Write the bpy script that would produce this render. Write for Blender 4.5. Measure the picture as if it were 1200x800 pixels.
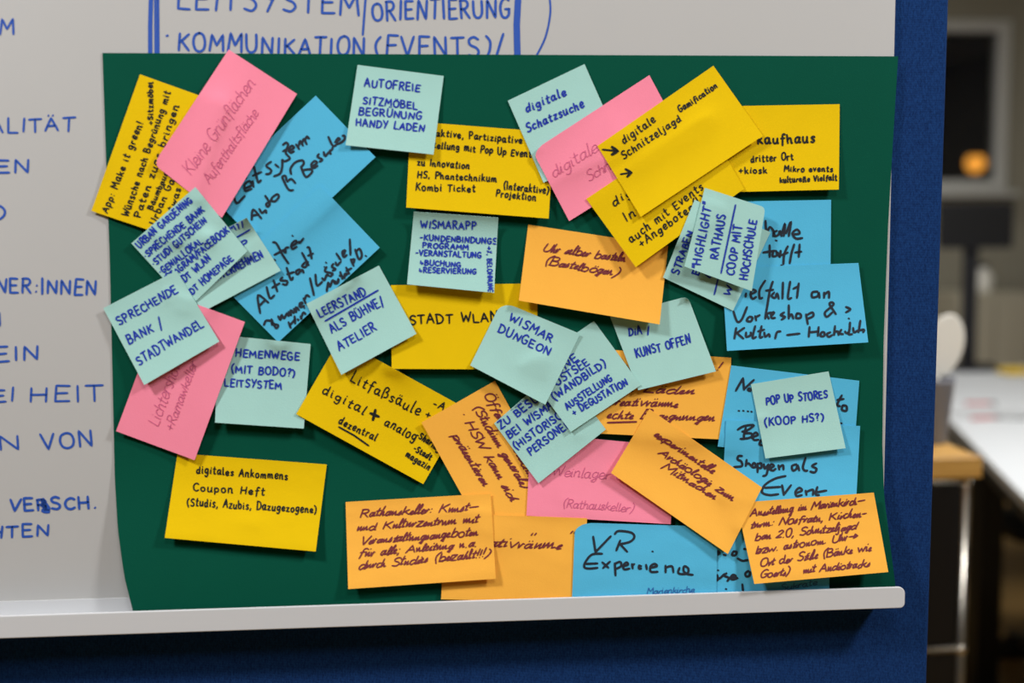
import bpy, bmesh, math, random
import numpy as np
from mathutils import Vector, Matrix

for o in list(bpy.data.objects):
    bpy.data.objects.remove(o)
S = bpy.context.scene
COL = S.collection

# ------------------------------------------------------------------ camera
FPX = 1333.33
YAW, PITCH, ROLL = math.radians(5.0), math.radians(5.5), math.radians(0.5)
fwd = Vector((math.sin(YAW)*math.cos(PITCH), math.cos(YAW)*math.cos(PITCH), -math.sin(PITCH)))
right0 = fwd.cross(Vector((0, 0, 1))).normalized()
up0 = right0.cross(fwd).normalized()
right = right0*math.cos(ROLL) - up0*math.sin(ROLL)
upv = right0*math.sin(ROLL) + up0*math.cos(ROLL)
DIST = 0.95
CAM = Vector((0, 0, 1.25)) - fwd*DIST
cam_d = bpy.data.cameras.new('camera')
cam = bpy.data.objects.new('camera', cam_d)
COL.objects.link(cam)
m = Matrix.Identity(4)
for i in range(3):
    m[i][0] = right[i]; m[i][1] = upv[i]; m[i][2] = -fwd[i]; m[i][3] = CAM[i]
cam.matrix_world = m
cam_d.sensor_width = 36.0
cam_d.lens = 40.0
cam_d.clip_start = 0.05
cam_d.dof.use_dof = True
cam_d.dof.focus_distance = 0.98
cam_d.dof.aperture_fstop = 2.6
S.camera = cam

# ------------------------------------------------------------------ view, world, room lamps and added fill lights
S.view_settings.view_transform = 'Standard'
S.view_settings.look = 'None'
S.view_settings.gamma = 1.0
S.view_settings.use_curve_mapping = False
S.view_settings.exposure = 0.78
W = bpy.data.worlds.new('night'); S.world = W
W.use_nodes = True
W.node_tree.nodes['Background'].inputs[0].default_value = (0.02, 0.025, 0.035, 1)
W.node_tree.nodes['Background'].inputs[1].default_value = 0.05

def area(name, loc, target, sx, sy, power, col):
    l = bpy.data.lights.new(name, 'AREA')
    l.shape = 'RECTANGLE'; l.size = sx; l.size_y = sy; l.energy = power; l.color = col
    o = bpy.data.objects.new(name, l); COL.objects.link(o)
    o.location = loc
    o.rotation_euler = (Vector(target)-Vector(loc)).to_track_quat('-Z', 'Y').to_euler()
    return o
WARM = (1.0, 0.99, 0.985)
area('ceiling_light_left', (-1.25, -0.95, 2.60), (-1.0, -0.6, 1.0), 0.26, 0.26, 19, WARM)
area('ceiling_light_right', (1.45, -0.95, 2.60), (1.1, -0.6, 1.0), 0.26, 0.26, 20, WARM)
area('fill_light_front', (0.15, -1.5, 2.62), (0.1, -0.6, 0.9), 0.5, 0.4, 6, WARM)  # weak fill added from behind the camera, softens the side lamps' shadows
area('ceiling_light_desks', (1.75, 1.35, 2.62), (1.75, 1.7, 0), 0.4, 1.0, 26, WARM)
area('fill_light_far', (1.6, 4.3, 2.62), (1.6, 4.3, 0), 0.4, 0.6, 7, WARM)  # added fill, brightens the back wall and floor

# ------------------------------------------------------------------ pixel helpers: a pixel and a depth in front of the board give a point
def ray(x, y):
    return fwd + right*((x-600.0)/FPX) - upv*((y-400.0)/FPX)
def bp(x, y, depth=0.0):
    d = ray(x, y)
    t = (-depth - CAM.y)/d.y
    return CAM + d*t
def at(x, y, D):
    return CAM + ray(x, y)*D

# ------------------------------------------------------------------ materials
def srgb(r, g, b):
    f = lambda c: (c/255/12.92) if c/255 <= 0.04045 else ((c/255+0.055)/1.055)**2.4
    return (f(r), f(g), f(b), 1)
def mat(name, col, rough=0.8, metal=0.0, spec=0.3, noise=0.0, nscale=60, bump=0.0, bscale=400):
    mt = bpy.data.materials.new(name); mt.use_nodes = True
    nt = mt.node_tree; b = nt.nodes['Principled BSDF']
    b.inputs['Base Color'].default_value = col
    b.inputs['Roughness'].default_value = rough
    b.inputs['Metallic'].default_value = metal
    b.inputs['Specular IOR Level'].default_value = spec
    tc = nt.nodes.new('ShaderNodeTexCoord')
    if noise:
        n = nt.nodes.new('ShaderNodeTexNoise'); n.inputs['Scale'].default_value = nscale
        n.inputs['Detail'].default_value = 4
        mx = nt.nodes.new('ShaderNodeMix'); mx.data_type = 'RGBA'
        mx.inputs[6].default_value = tuple(c*(1-noise) for c in col[:3])+(1,)
        mx.inputs[7].default_value = tuple(min(1, c*(1+noise)) for c in col[:3])+(1,)
        nt.links.new(tc.outputs['Object'], n.inputs['Vector'])
        nt.links.new(n.outputs['Fac'], mx.inputs[0])
        nt.links.new(mx.outputs[2], b.inputs['Base Color'])
    if bump:
        n2 = nt.nodes.new('ShaderNodeTexNoise'); n2.inputs['Scale'].default_value = bscale
        n2.inputs['Detail'].default_value = 3
        bm_ = nt.nodes.new('ShaderNodeBump'); bm_.inputs['Strength'].default_value = bump
        bm_.inputs['Distance'].default_value = 0.001
        nt.links.new(tc.outputs['Object'], n2.inputs['Vector'])
        nt.links.new(n2.outputs['Fac'], bm_.inputs['Height'])
        nt.links.new(bm_.outputs['Normal'], b.inputs['Normal'])
    return mt
def paper(name, col):
    return mat(name, col, rough=0.85, spec=0.15, noise=0.035, nscale=45, bump=0.12, bscale=900)
PAPER = {
    'yellow': paper('yellow_paper', srgb(234, 195, 0)),
    'orange': paper('orange_paper', srgb(255, 184, 72)),
    'pink': paper('pink_paper', srgb(255, 144, 170)),
    'mint': paper('mint_paper', srgb(168, 215, 208)),
    'blue': paper('blue_paper', srgb(86, 187, 227)),
}
M_GREEN = mat('green_card', srgb(0, 78, 60), 0.8, spec=0.1, noise=0.05, nscale=25, bump=0.1, bscale=700)
M_WHITE = mat('whiteboard_enamel', srgb(190, 190, 189), 0.38, spec=0.4, noise=0.02, nscale=8)
M_TRAY = mat('white_lacquered_metal', srgb(212, 214, 217), 0.4, spec=0.45)
INK = {
    'blue': mat('blue_pen_ink', srgb(24, 54, 172), 0.6),
    'black': mat('black_felt_ink', srgb(24, 26, 24), 0.6),
    'brown': mat('brown_felt_ink', srgb(120, 46, 54), 0.6),
    'grey': mat('thick_black_marker_ink', srgb(36, 44, 56), 0.55),
    'pinkpen': mat('thin_violet_pen_ink', srgb(210, 102, 142), 0.6),
    'bluepen': mat('thin_blue_pen_ink', srgb(48, 108, 176), 0.6),
    'greypen': mat('thin_grey_pen_ink', srgb(120, 160, 168), 0.6),
    'board': mat('blue_whiteboard_marker', srgb(46, 88, 182), 0.5),
}
def fabric():
    mt = bpy.data.materials.new('blue_woven_fabric'); mt.use_nodes = True
    nt = mt.node_tree; b = nt.nodes['Principled BSDF']
    b.inputs['Roughness'].default_value = 0.95; b.inputs['Specular IOR Level'].default_value = 0.1
    tc = nt.nodes.new('ShaderNodeTexCoord')
    facs = []
    for axis, sc in (('X', 620), ('Z', 560)):
        w = nt.nodes.new('ShaderNodeTexWave'); w.wave_type = 'BANDS'; w.bands_direction = axis
        w.inputs['Scale'].default_value = sc/2; w.inputs['Distortion'].default_value = 1.5
        w.inputs['Detail'].default_value = 2
        nt.links.new(tc.outputs['Object'], w.inputs['Vector']); facs.append(w)
    mp = nt.nodes.new('ShaderNodeMapping'); mp.inputs['Scale'].default_value = (800, 800, 420)
    nz = nt.nodes.new('ShaderNodeTexNoise'); nz.inputs['Scale'].default_value = 1.0; nz.inputs['Detail'].default_value = 5
    nt.links.new(tc.outputs['Object'], mp.inputs['Vector']); nt.links.new(mp.outputs[0], nz.inputs['Vector'])
    a = nt.nodes.new('ShaderNodeMath'); a.operation = 'MULTIPLY'
    nt.links.new(facs[0].outputs['Fac'], a.inputs[0]); nt.links.new(facs[1].outputs['Fac'], a.inputs[1])
    a2 = nt.nodes.new('ShaderNodeMath'); a2.operation = 'MULTIPLY_ADD'; a2.inputs[1].default_value = 0.45
    nt.links.new(a.outputs[0], a2.inputs[0]); nt.links.new(nz.outputs['Fac'], a2.inputs[2])
    cr = nt.nodes.new('ShaderNodeValToRGB')
    cr.color_ramp.elements[0].position = 0.25; cr.color_ramp.elements[0].color = srgb(8, 29, 70)
    cr.color_ramp.elements[1].position = 0.95; cr.color_ramp.elements[1].color = srgb(27, 66, 124)
    nt.links.new(a2.outputs[0], cr.inputs[0]); nt.links.new(cr.outputs[0], b.inputs['Base Color'])
    bu = nt.nodes.new('ShaderNodeBump'); bu.inputs['Strength'].default_value = 0.4; bu.inputs['Distance'].default_value = 0.0006
    nt.links.new(a2.outputs[0], bu.inputs['Height']); nt.links.new(bu.outputs['Normal'], b.inputs['Normal'])
    return mt
M_FABRIC = fabric()
M_CHROME = mat('brushed_chrome', srgb(205, 200, 190), 0.25, metal=1.0)
M_BLACK = mat('black_lacquer', srgb(12, 12, 13), 0.5)
M_DARK = mat('dark_grey_plastic', srgb(26, 26, 30), 0.55)
def wood():
    mt = bpy.data.materials.new('oiled_beech'); mt.use_nodes = True
    nt = mt.node_tree; b = nt.nodes['Principled BSDF']; b.inputs['Roughness'].default_value = 0.5
    tc = nt.nodes.new('ShaderNodeTexCoord')
    mp = nt.nodes.new('ShaderNodeMapping'); mp.inputs['Scale'].default_value = (3, 40, 40)
    nz = nt.nodes.new('ShaderNodeTexNoise'); nz.inputs['Scale'].default_value = 1.5; nz.inputs['Detail'].default_value = 6
    cr = nt.nodes.new('ShaderNodeValToRGB')
    cr.color_ramp.elements[0].position = 0.3; cr.color_ramp.elements[0].color = srgb(188, 140, 66)
    cr.color_ramp.elements[1].position = 0.7; cr.color_ramp.elements[1].color = srgb(220, 172, 92)
    nt.links.new(tc.outputs['Object'], mp.inputs['Vector']); nt.links.new(mp.outputs[0], nz.inputs['Vector'])
    nt.links.new(nz.outputs['Fac'], cr.inputs[0]); nt.links.new(cr.outputs[0], b.inputs['Base Color'])
    return mt
M_WOOD = wood()
M_DESK = mat('white_desk_laminate', srgb(226, 230, 232), 0.45, noise=0.01, nscale=5)
M_WALL = mat('grey_beige_plaster', srgb(150, 146, 130), 0.9, noise=0.04, nscale=3, bump=0.15, bscale=120)
M_CEIL = mat('white_ceiling_paint', srgb(205, 203, 196), 0.9, noise=0.02, nscale=3)
M_FLOOR = mat('ochre_linoleum', srgb(150, 118, 66), 0.45, noise=0.10, nscale=6)
M_FRAME = mat('grey_white_window_paint', srgb(196, 196, 190), 0.5)
M_WHITEOBJ = mat('matt_white_plastic', srgb(238, 236, 226), 0.6)
M_GREYPOT = mat('mid_grey_plastic', srgb(128, 130, 138), 0.6)

# ------------------------------------------------------------------ object helpers
def link(name, me, mt=None, parent=None, smooth=False):
    o = bpy.data.objects.new(name, me); COL.objects.link(o)
    if mt: me.materials.append(mt)
    if parent: o.parent = parent
    if smooth:
        for p in me.polygons: p.use_smooth = True
    return o
def obj(name, bm, mt, parent=None, smooth=False):
    me = bpy.data.meshes.new(name); bm.normal_update(); bm.to_mesh(me); bm.free()
    return link(name, me, mt, parent, smooth)
def tag(o, label, cat, group=None):
    o['label'] = label; o['category'] = cat
    if group: o['group'] = group
    return o
def thing(name, label, cat, loc=(0, 0, 0), rotz=0, group=None):
    o = bpy.data.objects.new(name, None); COL.objects.link(o)
    o.location = loc; o.rotation_euler = (0, 0, rotz); o.empty_display_size = 0.05
    return tag(o, label, cat, group)
def struct(o):
    o['kind'] = 'structure'; return o
def add_box(bm, c, s, bev=0.0, segs=2):
    r = bmesh.ops.create_cube(bm, size=1.0)
    for v in r['verts']:
        v.co = Vector((c[0]+v.co.x*s[0], c[1]+v.co.y*s[1], c[2]+v.co.z*s[2]))
    if bev:
        es = list({e for v in r['verts'] for e in v.link_edges})
        bmesh.ops.bevel(bm, geom=es, offset=bev, segments=segs, affect='EDGES', profile=0.5)
    return bm
def box(c, s, bev=0.0, segs=2):
    return add_box(bmesh.new(), c, s, bev, segs)
def add_tube(bm, p0, p1, r, n=16):
    p0, p1 = Vector(p0), Vector(p1); d = p1-p0
    q = d.to_track_quat('Z', 'Y').to_matrix().to_4x4(); q.translation = (p0+p1)/2
    bmesh.ops.create_cone(bm, cap_ends=True, segments=n, radius1=r, radius2=r, depth=d.length, matrix=q)
    return bm
def add_lathe(bm, prof, n=28, c=(0, 0, 0)):
    rings = []
    for r, z in prof:
        rings.append([bm.verts.new((c[0]+r*math.cos(2*math.pi*k/n), c[1]+r*math.sin(2*math.pi*k/n), c[2]+z)) for k in range(n)])
    for a, b in zip(rings, rings[1:]):
        for k in range(n):
            bm.faces.new((a[k], a[(k+1) % n], b[(k+1) % n], b[k]))
    bm.faces.new(rings[0][::-1]); bm.faces.new(rings[-1])
    return bm
def add_prism(bm, poly, off):
    """polygon of 3-D points pushed along off"""
    off = Vector(off)
    a = [bm.verts.new(p) for p in poly]; b = [bm.verts.new(Vector(p)+off) for p in poly]
    bm.faces.new(a); bm.faces.new(b[::-1])
    n = len(poly)
    for k in range(n):
        bm.faces.new((a[k], b[k], b[(k+1) % n], a[(k+1) % n]))
    bmesh.ops.recalc_face_normals(bm, faces=bm.faces[:])
    return bm

# ------------------------------------------------------------------ room shell
BACK_Y = 5.2
struct(obj('floor', box((0.5, 1.0, -0.05), (8.4, 9.4, 0.1)), M_FLOOR))
struct(obj('ceiling', box((0.5, 1.0, 2.80), (8.4, 9.4, 0.1)), M_CEIL))
struct(obj('wall_left', box((-3.65, 1.0, 1.375), (0.1, 9.2, 2.75)), M_WALL))
struct(obj('wall_right', box((4.65, 1.0, 1.375), (0.1, 9.2, 2.75)), M_WALL))
struct(obj('wall_front', box((0.5, -3.65, 1.375), (8.2, 0.1, 2.75)), M_WALL))
# far wall with the opening of the window
wl = at(1016, 100, 1); 
def wall_pt(x, y):
    d = ray(x, y); return CAM + d*((BACK_Y-CAM.y)/d.y)
wx1 = wall_pt(1181, 120).x; wx0 = wx1-1.15
wz0 = wall_pt(1150, 224).z; wz1 = wall_pt(1150, 24).z
bmw = bmesh.new()
add_box(bmw, ((-3.6+wx0)/2, BACK_Y+0.1, 1.375), (wx0+3.6, 0.2, 2.75))
add_box(bmw, ((wx1+4.6)/2, BACK_Y+0.1, 1.375), (4.6-wx1, 0.2, 2.75))
add_box(bmw, ((wx0+wx1)/2, BACK_Y+0.1, wz0/2), (wx1-wx0, 0.2, wz0))
add_box(bmw, ((wx0+wx1)/2, BACK_Y+0.1, (wz1+2.75)/2), (wx1-wx0, 0.2, 2.75-wz1))
struct(obj('wall_back', bmw, M_WALL))
win = bpy.data.objects.new('window_1', None); COL.objects.link(win); struct(win)
win.location = ((wx0+wx1)/2, BACK_Y, wz0)
ww, wh = wx1-wx0, wz1-wz0
bmw = bmesh.new(); ft = 0.062
add_box(bmw, (-ww/2+ft/2, 0.02, wh/2), (ft, 0.08, wh), 0.006)
add_box(bmw, (ww/2-ft/2, 0.02, wh/2), (ft, 0.08, wh), 0.006)
add_box(bmw, (0, 0.02, ft/2), (ww-2*ft, 0.08, ft), 0.006)
add_box(bmw, (0, 0.02, wh-ft/2), (ww-2*ft, 0.08, ft), 0.006)
obj('window_frame', bmw, M_FRAME, win)
M_GLASS = bpy.data.materials.new('window_glass'); M_GLASS.use_nodes = True
g = M_GLASS.node_tree.nodes['Principled BSDF']
g.inputs['Transmission Weight'].default_value = 1.0; g.inputs['Roughness'].default_value = 0.02; g.inputs['IOR'].default_value = 1.45
obj('window_pane', box((0, 0.03, wh/2), (ww-2*ft, 0.006, wh-2*ft)), M_GLASS, win)
obj('window_sill', box((0, -0.045, -0.018), (ww+0.06, 0.13, 0.03), 0.006), M_FRAME, win)

# ------------------------------------------------------------------ the partition screen
XA, XB = bp(1113, 0, 0), bp(1087, 800, 0)
def edge_x(z):
    t = (z-XA.z)/(XB.z-XA.z); return XA.x+(XB.x-XA.x)*t
P_Z0, P_Z1, P_XL, P_T = 0.12, 1.82, -0.92, 0.036
part = thing('partition_screen', 'blue fabric covered freestanding partition screen carrying the whiteboard', 'partition', ((P_XL+edge_x(0.9))/2, P_T/2, 0))
def rel(p, o): return Vector(p)-o.location
bm = bmesh.new()
add_prism(bm, [rel((P_XL, 0, P_Z0), part), rel((edge_x(P_Z0), 0, P_Z0), part), rel((edge_x(P_Z1), 0, P_Z1), part), rel((P_XL, 0, P_Z1), part)], (0, P_T, 0))
bmesh.ops.bevel(bm, geom=bm.edges[:], offset=0.004, segments=3, affect='EDGES', profile=0.5)
obj('fabric_panel', bm, M_FABRIC, part)
for sx in (P_XL+0.12, edge_x(0.1)-0.12):
    bm = bmesh.new()
    add_box(bm, rel((sx, P_T/2, 0.02), part), (0.05, 0.5, 0.04), 0.008)
    add_box(bm, rel((sx, P_T/2, 0.08), part), (0.04, 0.03, 0.085), 0.003)
    obj('foot', bm, M_CHROME, part)

# ------------------------------------------------------------------ stroke handwriting
G = {
'A': (7, "0,0 3.4,10 6.5,0|1.2,3.6 5.6,4"), 'B': (6.5, "0.6,0 0.6,10|~0.2,9.9 4,9.6 5,7.6 3.6,5.6 1,5.3|~1,5.3 4.9,4.8 5.9,2.6 4.2,0.3 0.2,0.1"),
'C': (6.4, "~6,8.6 4,10 1.6,8.6 0.5,5 1.6,1.2 4,0 6.2,1.4"), 'D': (7, "0.9,0 0.8,10|~0.1,9.8 4,9.4 6.4,6.4 6.2,3 3.8,0.4 0.2,0"),
'E': (6, "5.5,9.8 0.7,10 0.6,0 5.7,0.2|0.7,5.1 4.8,5.3"), 'F': (5.8, "5.6,9.9 0.7,9.8 0.6,0|0.7,5.1 4.6,5.2"),
'G': (7, "~6,8.8 4,10 1.6,8.6 0.5,5 1.6,1 4,0 6,1.6 6.1,4.4|3.6,4.4 6.6,4.4"), 'H': (7, "0.8,10 0.6,0|6.2,10 6,0|0.7,5 6.1,5.2"),
'I': (2.2, "1.1,10 1,0"), 'J': (5, "~4.2,10 4.2,2.5 2.8,0 0.6,1.4"), 'K': (6.6, "0.8,10 0.7,0|5.8,9.6 0.9,4.6|2,5.6 6.2,0.1"),
'L': (5.6, "0.8,10 0.6,0.2 5.4,0"), 'M': (8.4, "0.3,0 1,10 4,3.4 7,10 7.8,0"), 'N': (7, "0.6,0 0.8,10 6,0.2 6.3,10"),
'O': (7.4, "~3.8,10 1.4,8.6 0.5,5 1.5,1.2 3.8,0 6.1,1.3 6.9,5 5.9,8.8 3.8,10"), 'P': (6, "0.8,0 0.8,10|~0.3,9.8 4,9.9 5.5,7.8 4.2,5.4 0.9,4.8"),
'Q': (7.4, "~3.8,10 1.4,8.6 0.5,5 1.5,1.2 3.8,0 6.1,1.3 6.9,5 5.9,8.8 3.8,10|4.4,2.6 7,-0.8"), 'R': (6.6, "0.8,0 0.8,10|~0.3,9.8 4,9.9 5.4,7.8 4.1,5.6 0.9,5|2.4,5.2 6.1,0"),
'S': (6, "~5.5,8.8 3.4,10 1.1,8.7 1.4,6.2 4.4,4.5 5.4,2.3 3.6,0.2 0.5,1"), 'T': (6.4, "0.1,9.7 6.4,10|3.2,9.8 3,0"),
'U': (6.8, "~0.7,10 0.7,3 2,0.3 4.4,0.3 6,3 6.2,10"), 'V': (6.6, "0.2,10 3.1,0 6.4,10"), 'W': (9, "0.3,10 2,0.2 4.4,7 6.4,0.2 8.8,10"),
'X': (6.4, "0.4,10 6,0|6,10 0.4,0"), 'Y': (6.4, "0.3,10 3.1,5|6.1,10 2.2,0"), 'Z': (6.2, "0.5,9.8 5.8,10 0.4,0.2 6,0.1"),
'a': (6, "~4.5,4.9 3,6 1,5 0.5,2.5 1.5,0.3 3.4,1 4.6,4.4|~4.7,6 4.5,2 5,0.3 6,0.8"), 'b': (5.6, "0.8,10 0.7,0.2|~0.8,3.4 2.2,5.8 4.2,5.4 4.9,3 3.6,0.3 0.8,0.5"),
'c': (5, "~4.5,5 3,6 1,4.8 0.6,2.4 2,0.2 4.8,0.9"), 'd': (6, "~4.4,4.6 2.8,5.8 0.9,4.4 0.7,1.6 2.2,0.1 4.4,2.6|4.9,10 4.6,0.4 5.4,0.3"),
'e': (5.3, "~0.8,2.8 4,3.4 4.4,5 2.8,6.2 0.9,4.6 0.8,1.8 2.4,0.1 5,1.1"), 'f': (4.6, "~4.8,9.3 3.4,10 2.2,8.4 2,2 1.8,-2|0.4,5.4 4.2,5.8"),
'g': (5.8, "~4.6,5 2.8,6 0.9,4.6 0.9,1.8 2.6,0.8 4.6,3|~4.8,6 4.7,0 3.6,-3.2 1.6,-3.2 0.8,-2.2"), 'h': (5.6, "0.8,10 0.7,0|~0.8,3.6 2.4,5.9 4.1,5.2 4.3,0.4 5.2,0.5"),
'i': (2.4, "0.8,6 0.8,0.4 1.7,0.3|0.9,8.4 1.1,8"), 'j': (3, "~1.6,6 1.6,-2 0.6,-3.4 -0.6,-2.6|1.7,8.4 1.9,8"), 'k': (5.4, "0.8,10 0.7,0|4.4,5.8 0.9,2.8|1.8,3.6 5,0.2"),
'l': (2.6, "~1.1,10 0.9,2 1.3,0.2 2.2,0.5"), 'm': (8.4, "0.8,6 0.7,0|~0.8,3.8 2.2,5.9 3.7,5 3.8,0.2|~3.9,3.8 5.4,5.9 6.9,5 7,0.4 8,0.5"),
'n': (5.8, "0.8,6 0.7,0|~0.8,3.8 2.5,5.9 4.3,5 4.4,0.4 5.4,0.5"), 'o': (5.6, "~2.9,6 1,5 0.6,2.8 1.4,0.5 3,0 4.6,1.2 4.9,3.4 4.2,5.4 2.9,6"),
'p': (5.6, "0.8,6 0.6,-3.4|~0.8,4 2.2,5.9 4.2,5.4 4.9,3 3.6,0.5 0.8,0.8"), 'q': (5.8, "~4.6,5 2.8,6 0.9,4.6 0.9,1.4 2.6,0.2 4.5,2.6|4.8,6 4.6,-3.4"),
'r': (4.4, "0.8,6 0.7,0|~0.8,3.2 2,5.4 4,5.7"), 's': (4.6, "~4.1,5.2 2.6,6 1,4.9 2.2,3.3 3.9,1.9 2.8,0.1 0.6,0.7"), 't': (4.4, "~2,9 1.8,1.6 2.6,0.1 4,0.6|0.3,6 4,6.3"),
'u': (5.8, "~0.7,6 0.6,1.8 1.8,0 3.6,0.8 4.6,3|~4.7,6 4.6,0.6 5.5,0.4"), 'v': (5, "0.5,6 2.4,0.1 4.6,6"), 'w': (7.6, "0.4,6 2,0.1 3.8,4.8 5.4,0.1 7.2,6"),
'x': (5, "0.5,5.9 4.6,0.1|4.5,6 0.4,0"), 'y': (5.2, "0.6,6 2.6,0.6|4.8,6 1.6,-3.4"), 'z': (5, "0.5,5.8 4.5,6 0.5,0.2 4.8,0.2"),
'ß': (5.6, "~0.6,-1.8 0.7,7 2,9.8 4.2,9.2 4.2,6.8 2.6,5.4|~2.6,5.4 5,4.2 5,1.2 2.4,0"),
'0': (6, "~3,10 0.9,8 0.6,4 2,0.2 4.4,0.6 5.4,5 4.6,9 3,10"), '2': (6, "~0.7,8 2.8,10 4.8,8 3.6,4.6 0.5,0.2|0.5,0.2 5.4,0.2"), '3': (5.6, "~0.6,9 3,10 4.6,8 2.4,5.4|~2.4,5.4 5,3.6 4.4,0.8 0.5,0.6"),
'.': (2.4, "0.9,0.2 1.2,0.6"), ',': (2.6, "1.4,0.8 0.6,-1.8"), ':': (2.6, "1.1,1 1.3,1.4|1.2,5 1.4,5.4"), ';': (2.6, "1.3,0.8 0.6,-1.6|1.3,5 1.5,5.4"),
'-': (4.4, "0.5,3.6 3.8,4"), '–': (7.5, "0.5,3.6 7,4.2"), '+': (6, "0.4,3.8 5.4,4.2|3,7 2.8,1"), '/': (4.4, "0.2,-2 4.4,11"), '|': (2, "1,-1 1,10"),
'(': (3.6, "~3.4,11 1.2,8 0.8,4 2.6,-2"), ')': (3.6, "~0.4,11 2.6,8 2.6,3 0.6,-2"), '!': (2.4, "1.2,10 1,3|1,0.8 1.1,0.3"), '?': (5, "~0.6,8.4 2.6,10 4.4,8.2 2.6,5.4 2.4,3|2.3,0.8 2.4,0.4"),
'&': (7, "~6.4,1 4,5 1.6,8 2.8,10 4.2,8.4 1.2,3.6 0.8,1.2 2.6,0 5.6,3.4"), '>': (5, "0.6,6.6 4,4 0.8,1.4"), '"': (3.6, "0.8,11 0.6,8|2.6,11.2 2.4,8.2"), '%': (6, "0.3,0 5,10|0.8,8.8 1.6,8.2|4,1.8 4.8,1.2"),
'·': (3, "1.1,3.6 1.5,4"), "'": (2, "1,10 0.8,8"), '→': (9, "0.4,4.4 7.8,4.2|5,7 8,4.2 4.8,1.8 5,6.4"), '↳': (5.5, "0.8,7 0.8,2.4 4.4,2.4|3,4.2 4.6,2.4 3,0.8"), ' ': (4.2, ""), '_': (4.2, ""),
}
def _uml(base, y):
    w, s = G[base]
    return (w, s + "|%.1f,%.1f %.1f,%.1f|%.1f,%.1f %.1f,%.1f" % (w*0.30, y, w*0.32, y+0.6, w*0.62, y, w*0.64, y+0.6))
for a_, b_ in (('Ä', 'A'), ('Ö', 'O'), ('Ü', 'U')): G[a_] = _uml(b_, 11.6)
for a_, b_ in (('ä', 'a'), ('ö', 'o'), ('ü', 'u')): G[a_] = _uml(b_, 8)

def catmull(pts, n=5):
    P = [pts[0]]+list(pts)+[pts[-1]]; out = []
    for i in range(1, len(P)-2):
        p0, p1, p2, p3 = [np.array(q, float) for q in P[i-1:i+3]]
        for k in range(n):
            t = k/n
            out.append(tuple(0.5*((2*p1)+(-p0+p2)*t+(2*p0-5*p1+4*p2-p3)*t*t+(-p0+3*p1-3*p2+p3)*t**3)))
    out.append(tuple(pts[-1])); return out
GS = {}
for ch, (w_, s_) in G.items():
    st = []
    for q in s_.split('|'):
        if not q: continue
        sm = q[0] == '~'
        pts = [tuple(float(v) for v in p.split(',')) for p in q.lstrip('~').split(' ')]
        st.append(catmull(pts) if sm and len(pts) > 2 else pts)
    GS[ch] = (w_, st)
GC = {
'n': (4.4, "0.4,5 1,0.2 2.4,5.4 3,0.3 4.2,1.2"), 'm': (6.6, "0.4,5 1,0.2 2.4,5.2 3,0.3 4.5,5.2 5.1,0.3 6.4,1.2"),
'u': (4.4, "0.5,5.6 0.9,0.3 2.8,5.4 3.1,0.3 4.2,1.2"), 'ü': (4.4, "0.5,5.6 0.9,0.3 2.8,5.4 3.1,0.3 4.2,1.2|1.2,8 1.3,8.5|2.8,8.2 2.9,8.7"),
'e': (3.2, "~0.4,1.4 2.2,3.6 1.9,5 0.8,3.4 1.1,0.4 3,1"), 'r': (3.2, "0.4,5 0.8,0.2 2.2,5.3 3.1,4.6"),
'a': (4.6, "~3.6,4.8 1.4,4.6 0.6,1.4 1.8,0.3 3.4,3.6|3.8,5.4 3.3,0.4 4.5,1.2"), 'ä': (4.6, "~3.6,4.8 1.4,4.6 0.6,1.4 1.8,0.3 3.4,3.6|3.8,5.4 3.3,0.4 4.5,1.2|1.4,7.8 1.5,8.3|3,8 3.1,8.5"),
'h': (4.2, "1.4,10.5 0.5,0 2.3,5 2.8,0.3 4,1.2"), 'l': (2.4, "~0.5,1.2 2,8.4 1.5,10.5 0.8,6 0.9,0.3 2.2,1.2"), 's': (3.2, "0.3,0.6 2.1,5.6 2.4,1.4 1,0.1"),
't': (2.8, "1.9,9.4 0.9,0.4 2.6,1.2|0.1,5.8 3.3,6.6"), 'i': (2.2, "0.8,5.4 0.8,0.3 2,1.2|1.5,7.8 1.7,8.3"),
'g': (4.2, "~3.6,5 1.6,5 0.6,2 2,0.6 3.5,4|3.8,5.4 2.6,-4 0.8,-3 4,1"), 'c': (3.4, "~3.2,5.2 1.4,5 0.5,2 1.6,0.2 3.2,1.2"),
}
GCS = {}
for ch, (w_, s_) in GC.items():
    st = []
    for q in s_.split('|'):
        pts = [tuple(float(v) for v in p.split(',')) for p in q.lstrip('~').split(' ')]
        st.append(catmull(pts) if q[0] == '~' and len(pts) > 2 else pts)
    GCS[ch] = (w_, st)
def traced(scale, ox, oy, s_):
    out = []
    for q in s_.split('|'):
        pts = [(ox+float(p.split(',')[0])/scale, oy+float(p.split(',')[1])/scale) for p in q.split(' ') if p]
        out.append(catmull(pts, 4) if len(pts) > 2 else pts)
    return out
NOJOIN = set('acdgoqäö')
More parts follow.
